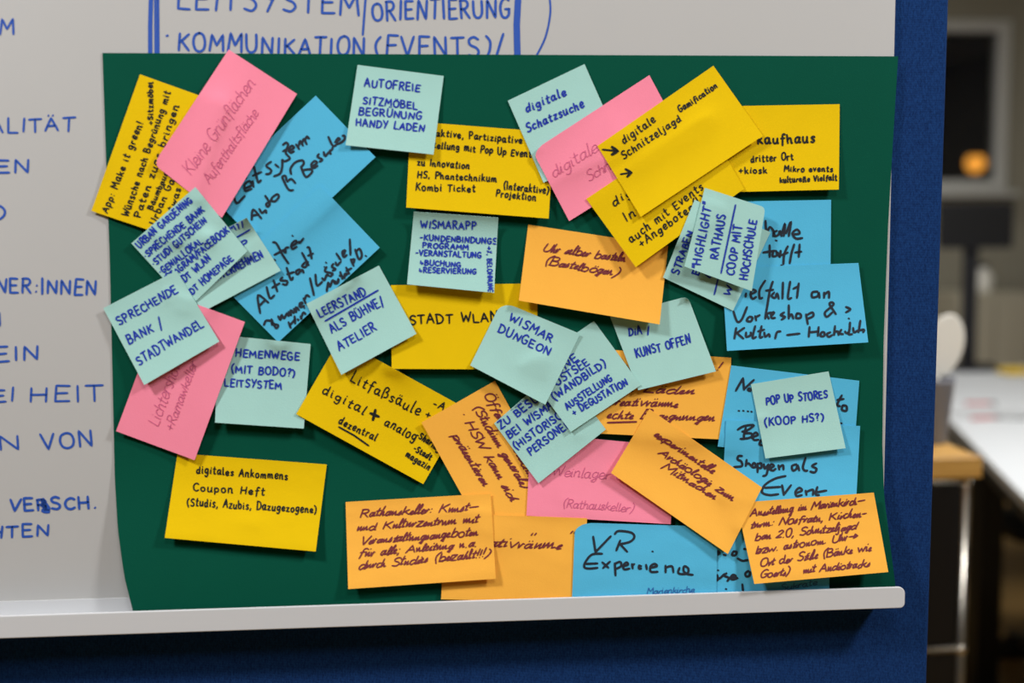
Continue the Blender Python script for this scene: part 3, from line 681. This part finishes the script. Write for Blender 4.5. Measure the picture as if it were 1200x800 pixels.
sticky('yellow', [(700, 171), (836, 77), (894, 159), (751, 254)], 'topmost yellow note with two arrows, Schnitzeljagd and Gamification', [
  ("digitale", 731, 169, 769, 142, 9), ("Schnitzeljagd", 731, 187, 799, 141, 9), ("Gamification", 797, 132, 841, 102, 7)], slant=0.1,
  extra=(([(706, 175), (724, 177)], 2.2), ([(717, 172), (724, 177), (717, 181)], 3.6), ([(727, 204), (740, 202)], 2), ([(733, 198), (740, 202), (735, 207)], 3)), lift=(0, 0, 7, 10), **BK)
sticky('blue', [(846, 314), (1006, 308), (1017.5, 401), (852, 411)], 'sky blue note reading Vielfallt an Workshop & Kultur, at right', [], lift=(0, 0, 7, 7),
  trace=(4.706, 850, 250, "115,440 112,460|140,445 170,430 150,420 140,445 150,470 170,460|220,370 190,420 190,465 205,465|262,375 245,430 230,520|225,425 265,420|270,435 255,455 275,465 285,440 295,470|318,380 315,470|358,375 345,465 365,465|405,385 395,465|375,415 405,400|510,430 480,435 480,462 510,455 515,435 520,465|545,435 545,465|545,450 570,430 572,465|45,540 65,595 90,585 120,515|130,570 118,590 140,595 150,575 135,568|165,565 170,590|168,572 190,560|230,515 220,580|225,555 250,545|230,562 240,580|255,565 270,545 255,550 255,575 275,575|325,545 305,560 330,570 310,585|350,505 350,580|352,570 365,555 375,580|395,550 390,575 415,575 415,555 395,550|445,555 455,610|450,560 480,545 485,565 455,580|610,555 575,500 590,490 595,505 550,545 560,570 590,545|665,515 690,528 665,545|60,630 50,690|105,630 55,665|65,660 100,690|115,655 115,680 140,670 140,655|165,620 150,685 170,680|200,620 190,680 205,680|180,650 215,640|215,655 220,680 240,665 245,680|275,690 285,655 305,650|340,670 410,662|465,625 460,680|515,625 510,675|465,655 515,650|530,655 525,675 545,675 545,655 530,655|580,655 560,665 570,680 590,670|605,620 600,670|600,655 620,650 625,670|640,640 630,660 650,665|660,650 670,660 685,650|688,600 685,640 680,665 700,665|705,630 710,655 730,645|745,590 735,655|735,645 765,640 760,655|680,578 684,580"), **TH)
sticky('mint', [(777, 325), (814, 234), (903, 272), (859, 364)], 'mint note with STRAßEN, half under the mint HIGHLIGHT note', [
  ("STRAßEN", 795, 322, 813, 272, 8), ("BEIM", 818, 323, 838, 275, 8), ("LED", 832, 327, 850, 280, 8), ("WISMAR", 855, 347, 874, 290, 8)], extra=(([(837, 345), (848, 300)], 2),), lift=(3, 0, 4, 5), **BL)
sticky('mint', [(802, 312), (826, 220), (897, 243), (881, 341)], 'mint note reading HIGHLIGHT RATHAUS, written sideways', [
  ('"HIGHLIGHT"', 820, 316, 835, 238, 10), ("RATHAUS", 841, 304, 851, 252, 9.5), ("COOP MIT", 860, 323, 870, 264, 9.5), ("HOCHSCHULE", 876, 328, 887, 258, 9.5)], extra=(([(845, 320), (862, 240)], 2),), lift=(6, 0, 4, 7), rounds=((1, 1, 0.06),), **BL)
# --- centre
sticky('orange', [(580, 446), (661, 592), (575, 641), (494, 495)], 'orange note written downwards, right of the Litfaßsäule note', [
  ("Öffentliche Stadthafe", 566, 462, 628, 576, 11), ("(Studium generale)", 553, 477, 613, 573, 11), ("· HSW kann sich", 538, 484, 598, 588, 11), ("präsentieren", 529, 510, 566, 570, 11)], lift=(0, 0, 3, 5), **BR)
sticky('pink', [(622, 507), (792, 523), (786, 614), (617, 604)], 'pink note reading Weinlager (Rathauskeller), low centre of board', [
  ("Weinlager ab", 647, 557, 738, 563, 12), ("(Rathauskeller)", 659, 594, 742, 600, 10)], lift=(0, 0, 2, 2), **PK)
sticky('mint', [(579, 496), (655, 430), (710, 503), (631, 566)], 'mint note reading ZU BESUCH, lowest of three overlapping centre notes', [
  ("LEBEN", 598, 481, 620, 464, 7, {'ink': 'greypen', 'w': 1.2}), ("ZU BESUCH", 587, 503, 646, 458, 9), ("BEI WISMAR", 597, 514, 656, 472, 9), ("(HISTORISCHE", 605, 527, 672, 480, 9), ("PERSONEN)", 622, 534, 674, 495, 9)], lift=(2, 0, 5, 6), **BL)
sticky('mint', [(614, 432), (696, 376), (751, 451), (669, 506)], 'mint note reading OSTSEE (WANDBILD), middle of three overlapping centre notes', [
  ("SONNE", 636, 451, 678, 421, 8.5), ("OSTSEE", 653, 452, 691, 426, 9), ("(WANDBILD)", 650, 469, 711, 428, 9), ("AUSSTELLUNG", 665, 480, 718, 445, 8), ("+ DEGUSTATION", 673, 487, 736, 450, 8)], lift=(2, 0, 6, 7), **BL)
sticky('mint', [(588, 353), (680, 391), (639, 474), (551, 428)], 'mint note reading WISMAR DUNGEON', [
  ("WISMAR", 596, 375, 646, 401, 9.5), ("DUNGEON", 583, 388, 643, 417, 9.5)], lift=(0, 2, 8, 7), rounds=((0, 0, 0.16),), **BL)
# --- lower right
sticky('blue', [(857, 428), (1007, 446), (1000, 540), (841, 523)], 'sky blue note behind the mint POP UP STORES note, upper of two', [], lift=(0, 0, 2, 2),
  trace=(4.706, 840, 430, "105,130 145,60|145,62 150,125|150,122 205,70|180,115 172,125 185,130 195,112|120,240 124,241|145,240 149,241|170,243 174,244|190,245 194,246|690,155 665,205 680,215|665,180 700,175|695,210 690,235 715,240 715,215 695,210|685,308 689,310|92,318 96,319|118,320 122,321"), **TH)
sticky('blue', [(851, 492), (1008, 499), (1003, 592), (846, 588)], 'sky blue note reading Shoppen als Event', [], lift=(0, 0, 4, 4),
  trace=(4.706, 840, 430, "115,345 150,325 205,320 165,350 140,355|160,335 150,390 190,385 190,365 150,365|130,395 155,395|195,385 225,375 215,360 195,380 205,400 230,400|245,400 235,425 250,430|140,490 120,490 115,508 135,520 138,545 95,550|165,510 160,545|162,538 175,530 190,545|200,530 195,550 215,550 210,530 200,530|225,530 225,580|225,535 245,530 245,555 228,555|260,535 265,560 285,535|285,537 275,590 255,600|290,560 315,545 300,535 290,560 310,570 325,560|340,540 345,565|345,552 365,540 368,565|440,535 415,545 420,570 440,560 445,540 455,570|490,500 475,550 485,570 500,570|550,530 525,545 550,560 540,580 515,575|380,600 320,615 265,650 250,690 290,705 340,700|265,665 350,660|360,650 370,705|370,703 410,650|435,695 470,680 455,665 435,685 440,710 470,705|490,680 495,705|490,690 530,675 530,705|555,660 545,700 565,705|550,690 605,680"), **TH)
sticky('mint', [(880, 450), (971, 435), (991, 525), (897, 537)], 'mint note reading POP UP STORES (KOOP HS?), at right', [
  ("POP UP STORES", 898, 474, 970, 466, 9), ("(KOOP HS?)", 896, 499, 966, 492, 8.5)], lift=(0, 0, 7, 7), **BL)
sticky('blue', [(806, 608), (972, 602), (972, 702), (806, 708)], 'sky blue note mostly hidden at bottom right, letters alog showing', [
  ("Sukrate", 915, 692, 958, 685, 7, {'ink': 'bluepen', 'w': 1.0})], lift=(0, 0, 0.4, 0.4),
  trace=(5.4545, 670, 610, "925,205 935,195 945,205 930,215 925,205|928,210 942,205|970,215 985,220|1035,195 1025,215 1045,220 1055,200 1035,195|1060,240 1090,255 1125,250|1100,180 1112,180|935,315 939,317|930,345 935,375 925,380|925,375 950,365 975,340|990,335 975,350 1005,365 995,385|1010,365 1050,355 1030,345 1015,365 1030,375 1060,365|1130,320 1110,335 1115,355 1135,350 1140,325|985,435 989,437|1090,405 1095,450"), **TH)
sticky('orange', [(521, 601), (688, 607), (684, 706), (517, 702)], 'orange note with tivräume in quotes, standing on the pen tray', [
  ("Kreativräume", 540, 640, 657, 643, 12), ('"', 617, 634, 625, 634, 9), ('"', 661, 632, 669, 632, 9)], lift=(0, 0, 0.4, 1), **BR)
sticky('orange', [(405, 588), (575, 578), (581, 678), (408, 690)], 'orange note reading Rathauskeller: Kunst- und Kulturzentrum, at bottom', [
  ("Rathauskeller: Kunst–", 421, 606, 560, 598, 9.5), ("und Kulturzentrum mit", 417, 622, 560, 612, 9.5), ("Veranstaltungsangeboten", 421, 638, 560, 627, 9.5), ("für alle; Anleitung u.a.", 419, 653, 559, 640, 9.5), ("durch Studies (bezahlt!!!)", 419, 667, 573, 652, 9.5)], lift=(0, 0, 7, 7), **BR)
sticky('blue', [(674, 612), (841, 617), (839, 709), (670, 710)], 'sky blue note reading VR Experience, on the pen tray', [
  ("Marienkirche", 758, 696, 814, 694, 7, {'ink': 'bluepen', 'w': 1.0})], lift=(1.5, 0, 0.4, 0.4), rounds=((0, 0, 0.13),),
  trace=(5.4545, 670, 610, "137,100 152,200|152,200 250,98|310,125 285,190|275,85 300,65 380,75 400,105 370,135 300,150|310,150 355,198|515,195 519,196|195,210 130,215 90,260 80,295 110,305 165,300|90,275 165,272|195,265 235,300|245,260 200,302|275,270 280,350|275,275 310,262 315,290 275,310|330,290 360,280 350,265 330,285 335,310 370,305|385,275 390,305|390,285 400,275|430,285 430,305 445,305|430,285 445,290|475,280 480,310|500,300 545,290 530,275 505,290 505,325 550,325|600,285 600,330|600,300 640,290 650,330|690,300 680,330 700,340 740,335 745,305 720,290 715,320 740,340 775,345"), **TH)
sticky('orange', [(863, 589), (1024, 577), (1041, 670), (884, 684)], 'orange note with six lines of small brown writing, bottom right corner', [
  ("Ausstellung im Marienkirch–", 879, 605, 1013, 590, 9), ("turm: Nosfratu, Kirchen-", 879, 619, 1015, 605, 9), ("bau 2.0, Schnitzeljagd", 884, 633, 1004, 620, 9), ("bzw. astronom. Uhr→", 885, 649, 1005, 631, 9), ("Ort der Stille (Bänke wie", 890, 664, 1021, 645, 9), ("Goerts)   mit Audiotracks", 890, 677, 1019, 664, 8.5)], lift=(0, 0, 8, 8), **BR)
sticky('orange', [(761, 479), (893, 571), (853, 649), (716, 554)], 'orange note reading experimentelle Archäologie zum Mitmachen', [
  ("experimentelle", 765, 510, 835, 555, 9), ("Archäologie zum", 771, 531, 858, 587, 9), ("Mitmachen", 774, 548, 837, 585, 9)], lift=(0, 0, 8, 7), **BR)

# ------------------------------------------------------------------ room behind the screen
# sideboard of chrome tubes with a wooden top
SB_D = 1.95
cR = at(1131, 562, SB_D)                      # front right top connector
cB = at(1126, 767, SB_D)
sw, sd = 0.75, 0.30
sb = thing('sideboard', 'chrome tube sideboard with black panels and beech top, right behind partition', 'cabinet', (cR.x-sw/2, cR.y+sd/2, 0))
zs = [0.055, 2*cB.z-cR.z, cB.z, cR.z]
hx, hy = sw/2, sd/2
def lx(s): return s*hx
TR_ = 0.0075
for sx in (-1, 1):
    for sy in (-1, 1):
        obj('upright_tube', add_tube(bmesh.new(), (sx*hx, sy*hy, 0.02), (sx*hx, sy*hy, zs[-1]), TR_), M_CHROME, sb, True)
        f_ = bmesh.new(); add_lathe(f_, [(0.018, 0), (0.02, 0.004), (0.012, 0.02)], 20, (sx*hx, sy*hy, 0)); obj('foot', f_, M_BLACK, sb)
        for z in zs[1:]:
            b_ = bmesh.new(); bmesh.ops.create_uvsphere(b_, u_segments=18, v_segments=12, radius=0.0110, matrix=Matrix.Translation((sx*hx, sy*hy, z)))
            obj('connector_ball', b_, M_CHROME, sb, True)
for z in zs:
    for sy in (-1, 1):
        obj('rail_tube', add_tube(bmesh.new(), (-hx, sy*hy, z), (hx, sy*hy, z), TR_), M_CHROME, sb, True)
    for sx in (-1, 1):
        obj('rail_tube', add_tube(bmesh.new(), (sx*hx, -hy, z), (sx*hx, hy, z), TR_), M_CHROME, sb, True)
for a, b in zip(zs, zs[1:]):
    zc, zh = (a+b)/2, (b-a)-2*TR_-0.002
    p_ = box((0, -hy+0.002, zc), (sw-2*TR_-0.002, 0.006, zh), 0.002); dp = obj('door_panel', p_, M_BLACK, sb)
    k_ = bmesh.new(); add_tube(k_, (0, -hy-0.002, zc+zh/2-0.05), (0, -hy-0.018, zc+zh/2-0.05), 0.012, 18); obj('knob', k_, M_CHROME, dp, True)
    obj('back_panel', box((0, hy-0.002, zc), (sw-2*TR_-0.002, 0.006, zh), 0.002), M_BLACK, sb)
    for sx in (-1, 1):
        obj('side_panel', box((sx*hx, 0, zc), (0.006, sd-2*TR_-0.002, zh), 0.002), M_BLACK, sb)
TOPZ = zs[-1]+TR_
obj('wooden_top', box((0.008, 0.0, TOPZ+0.018), (sw+0.022, sd+0.045, 0.036), 0.003), M_WOOD, sb)
SZ = TOPZ+0.036
# grey pot with a white round paddle
pc = at(1092, 500, SB_D+0.11)
pot = thing('plant_pot', 'tapered grey pot standing on the beech sideboard top', 'pot', (pc.x, pc.y, SZ)); pot.scale = (0.8, 0.8, 0.8)
bm = bmesh.new()
add_lathe(bm, [(0.030, 0), (0.032, 0.002), (0.046, 0.135), (0.048, 0.137), (0.048, 0.148), (0.044, 0.148), (0.041, 0.135), (0.030, 0.012)], 36)
obj('pot_body', bm, M_GREYPOT, pot, True)
hd = thing('hand_fan', 'white oval paddle shaped fan standing upright in the grey pot', 'fan', (pc.x+0.004, pc.y, SZ+0.012)); hd.scale = (0.8, 0.8, 0.8)
bm = bmesh.new(); pts = []
for k in range(40):
    a = 2*math.pi*k/40
    ex, ez = 0.045*math.cos(a), 0.072*math.sin(a)
    pts.append((ex*math.cos(-0.25)-ez*math.sin(-0.25)+0.018, -0.006, ez*math.cos(-0.25)+ex*math.sin(-0.25)+0.205))
add_prism(bm, pts, (0, 0.012, 0))
bmesh.ops.bevel(bm, geom=[e for e in bm.edges if abs(e.verts[0].co.y-e.verts[1].co.y) < 1e-6], offset=0.004, segments=2, affect='EDGES', profile=0.5)
obj('blade', bm, M_WHITEOBJ, hd)
obj('handle', add_tube(bmesh.new(), (0, 0, 0.004), (0.004, 0, 0.15), 0.006), M_WHITEOBJ, hd, True)

# two white desks
def desk(label, corners, z, legs, group='white desks', bar=None):
    cx = sum(c[0] for c in corners)/4; cy = sum(c[1] for c in corners)/4
    t = thing('desk', label, 'desk', (cx, cy, 0), 0, group)
    bm = bmesh.new(); add_prism(bm, [(x-cx, y-cy, z-0.025) for x, y in corners], (0, 0, 0.025))
    obj('desk_top', bm, M_DESK, t)
    bm = bmesh.new(); add_prism(bm, [((x-cx)*0.985, (y-cy)*0.985, z-0.06) for x, y in corners], (0, 0, 0.034))
    obj('under_frame', bm, M_BLACK, t)
    for fx, fy in legs:
        u, v = fx, fy
        x = (1-u)*(1-v)*corners[0][0]+u*(1-v)*corners[1][0]+u*v*corners[2][0]+(1-u)*v*corners[3][0]-cx
        y = (1-u)*(1-v)*corners[0][1]+u*(1-v)*corners[1][1]+u*v*corners[2][1]+(1-u)*v*corners[3][1]-cy
        bm = bmesh.new(); add_box(bm, (x, y, (z-0.06)/2+0.01), (0.07, 0.07, z-0.06-0.02), 0.004)
        lg = obj('leg', bm, M_BLACK, t)
        bm = bmesh.new()
        if bar is None:
            add_box(bm, (x, y, 0.01), (0.085, 0.085, 0.02), 0.003)
        else:                                   # long floor bar of a column leg
            sd_ = Vector((-bar.y, bar.x, 0))*0.035
            add_prism(bm, [Vector((x, y, 0.0))+bar*a+sd_*b for a, b in ((-0.3, -1), (0.55, -1), (0.55, 1), (-0.3, 1))], (0, 0, 0.045))
        obj('foot', bm, M_BLACK, lg)
    return t
DZ = 0.735
def on_plane(x, y, z):
    d = ray(x, y); return CAM+d*((z-CAM.z)/d.z)
a0, a1 = on_plane(1110, 489, DZ), on_plane(1196, 578, DZ)
ed = (a1-a0).normalized(); a1 = a0+ed*1.6
nrm = Vector((-ed.y, ed.x, 0))
if nrm.x < 0: nrm = -nrm
d1 = [(a1.x, a1.y), (a1.x+nrm.x*0.8, a1.y+nrm.y*0.8), (a0.x+nrm.x*0.8, a0.y+nrm.y*0.8), (a0.x, a0.y)]
lgp = on_plane(1142, 521, DZ); VL = (lgp-a1).length/1.6
desk('white desk with black legs and a diagonal left edge beside the sideboard', d1, DZ, ((0.05, VL), (0.95, VL)), bar=ed)
b0 = on_plane(1000, 484, DZ+0.01); b1 = on_plane(1216, 482, DZ+0.01)
far = on_plane(1150, 430, DZ+0.01)
dv = (b1-b0).normalized(); nn = Vector((-dv.y, dv.x, 0)); depth = (far-b0).dot(nn)
b0 = b0-dv*0.2+nn*0.03; b1 = b0+dv*1.8
d2 = [(b0.x, b0.y), (b1.x, b1.y), (b1.x+nn.x*depth, b1.y+nn.y*depth), (b0.x+nn.x*depth, b0.y+nn.y*depth)]
desk('white desk farther back, crosswise beyond the nearer white desk', d2, DZ+0.01, ((0.05, 0.08), (0.95, 0.08), (0.95, 0.92), (0.05, 0.92)))
# small things on the desks
M_RED = mat('red_pencil_lacquer', srgb(190, 40, 44), 0.4)
M_YEL = mat('yellow_card', srgb(236, 196, 20), 0.6)
for (px, py, z, ang, lab) in ((1152, 491, DZ, 0.1, 'red pen lying on far end of the nearer desk'), (1146, 474, DZ+0.01, -0.1, 'red pen lying near front edge of the farther desk')):
    p = on_plane(px, py, z); t = thing('pen', lab, 'pen', (p.x, p.y, z), ang, 'red pens on the desks')
    bm = bmesh.new(); add_tube(bm, (-0.06, 0, 0.0055), (0.06, 0, 0.0055), 0.0055, 12); obj('barrel', bm, M_RED, t, True); t.scale = (0.7, 0.8, 0.8)
    bm = bmesh.new(); add_tube(bm, (0.06, 0, 0.0055), (0.085, 0, 0.0055), 0.006, 12); obj('cap', bm, M_DARK, t, True)
p = on_plane(1188, 438, DZ+0.01)
t = thing('notepad', 'small yellow notepad block on far edge of the rear desk', 'notepad', (p.x, p.y, DZ+0.01), 0.1)
obj('page_block', box((0, 0, 0.014), (0.10, 0.08, 0.022), 0.002), M_YEL, t)
obj('backing_card', box((0, 0, 0.0015), (0.10, 0.08, 0.003)), M_DARK, t)
# monitor on the far desk
def monitor(px, py, D, w, h, lab):
    c = at(px, py, D)
    t = thing('monitor', lab, 'monitor', (c.x, c.y, DZ+0.01), -0.15, 'black monitors on the rear desk')
    zc = c.z-DZ-0.01
    obj('screen_housing', box((0, 0, zc), (w, 0.045, h), 0.01), M_DARK, t)
    obj('screen', box((0, -0.0235, zc), (w-0.03, 0.002, h-0.03)), M_BLACK, t)
    obj('stand', box((0, 0.045, (zc)/2+0.01), (0.06, 0.03, zc), 0.006), M_DARK, t)
    obj('base', box((0, 0.02, 0.008), (0.24, 0.2, 0.016), 0.006), M_DARK, t)
monitor(1143, 264, 4.75, 0.30, 0.19, 'black monitor on a tall stand under the far window')
# beige cupboard and dark shelf unit against the far wall
M_BEIGE = mat('beige_lacquer', srgb(186, 180, 160), 0.6, noise=0.02)
M_SHELF = mat('dark_grey_shelf_metal', srgb(46, 46, 44), 0.5)
c0, c1 = wall_pt(1085, 340), wall_pt(1166, 340)
cw, chh = c1.x-c0.x, c0.z
cup = thing('cupboard', 'beige cupboard standing under the far window', 'cupboard', ((c0.x+c1.x)/2, BACK_Y-0.2, 0))
obj('carcass', box((0, 0, chh/2), (cw, 0.34, chh), 0.004), M_BEIGE, cup)
for sx in (-1, 1):
    dr = obj('door', box((sx*cw/4, -0.18, chh/2), (cw/2-0.01, 0.018, chh-0.08), 0.003), M_BEIGE, cup)
    obj('door_knob', add_tube(bmesh.new(), (sx*0.03, -0.19, chh*0.55), (sx*0.03, -0.212, chh*0.55), 0.012), M_CHROME, dr)
p = wall_pt(1131, 338)
bt = thing('bottle', 'small white bottle standing on the beige cupboard', 'bottle', (p.x-0.01, BACK_Y-0.22, chh))
bm = bmesh.new(); add_lathe(bm, [(0.045, 0), (0.048, 0.01), (0.048, 0.09), (0.025, 0.115), (0.02, 0.13)], 24); obj('bottle_body', bm, M_WHITEOBJ, bt, True)
bm = bmesh.new(); add_tube(bm, (0, 0, 0.13), (0, 0, 0.155), 0.023); obj('bottle_cap', bm, M_DARK, bt, True)
s0 = wall_pt(1169, 360); sw_ = 0.9
sh_ = thing('shelf_unit', 'dark low shelf unit on the far wall right of the beige cupboard', 'shelf', (s0.x+sw_/2, BACK_Y-0.19, 0))
for sx in (-1, 1):
    obj('side_panel', box((sx*(sw_/2-0.01), 0, s0.z/2), (0.02, 0.34, s0.z), 0.002), M_SHELF, sh_)
for k in range(5):
    obj('shelf_board', box((0, 0, 0.02+k*(s0.z-0.03)/4), (sw_-0.042, 0.33, 0.02), 0.002), M_SHELF, sh_)
obj('back_panel', box((0, 0.167, s0.z/2), (sw_-0.042, 0.004, s0.z-0.02)), M_BLACK, sh_)
# rolling stool under the nearer desk
cc = at(1238, 612, 3.3)
st_ = thing('stool', 'black round rolling stool under the nearer white desk', 'stool', (cc.x, cc.y, 0))
bm = bmesh.new(); add_lathe(bm, [(0.15, cc.z-0.04), (0.168, cc.z-0.025), (0.17, cc.z), (0.15, cc.z+0.02)], 32); obj('seat', bm, M_BLACK, st_, True)
obj('column', add_tube(bmesh.new(), (0, 0, 0.09), (0, 0, cc.z-0.03), 0.024), M_BLACK, st_, True)
for k in range(5):
    a = 2*math.pi*k/5+0.3
    lg = obj('base_leg', add_tube(bmesh.new(), (0, 0, 0.10), (0.23*math.cos(a), 0.23*math.sin(a), 0.075), 0.016), M_BLACK, st_, True)
    bm = bmesh.new(); pa = Vector((0.23*math.cos(a), 0.23*math.sin(a), 0.03)); pd = Vector((-math.sin(a), math.cos(a), 0))*0.022
    add_tube(bm, pa-pd, pa+pd, 0.03, 20); obj('caster', bm, M_DARK, lg)

# street lamp outside the window
M_LAMP = bpy.data.materials.new('sodium_lamp_glow'); M_LAMP.use_nodes = True
lb = M_LAMP.node_tree.nodes['Principled BSDF']
lb.inputs['Base Color'].default_value = (1, 0.5, 0.1, 1)
lb.inputs['Emission Color'].default_value = (1.0, 0.40, 0.05, 1); lb.inputs['Emission Strength'].default_value = 0.75
lp = at(1143, 191, 16)
t = thing('street_lamp', 'orange glowing street lamp outside the dark window', 'street lamp', (lp.x, lp.y, 0))
obj('pole', add_tube(bmesh.new(), (0, 0.1, -1.0), (0, 0.1, lp.z+0.1), 0.04), M_BLACK, t, True)
bm = bmesh.new(); bmesh.ops.create_uvsphere(bm, u_segments=20, v_segments=12, radius=0.13, matrix=Matrix.Translation((0, 0, lp.z))); obj('lamp_globe', bm, M_LAMP, t, True)
obj('lamp_hood', box((0, 0.06, lp.z+0.11), (0.2, 0.3, 0.04), 0.01), M_BLACK, t)
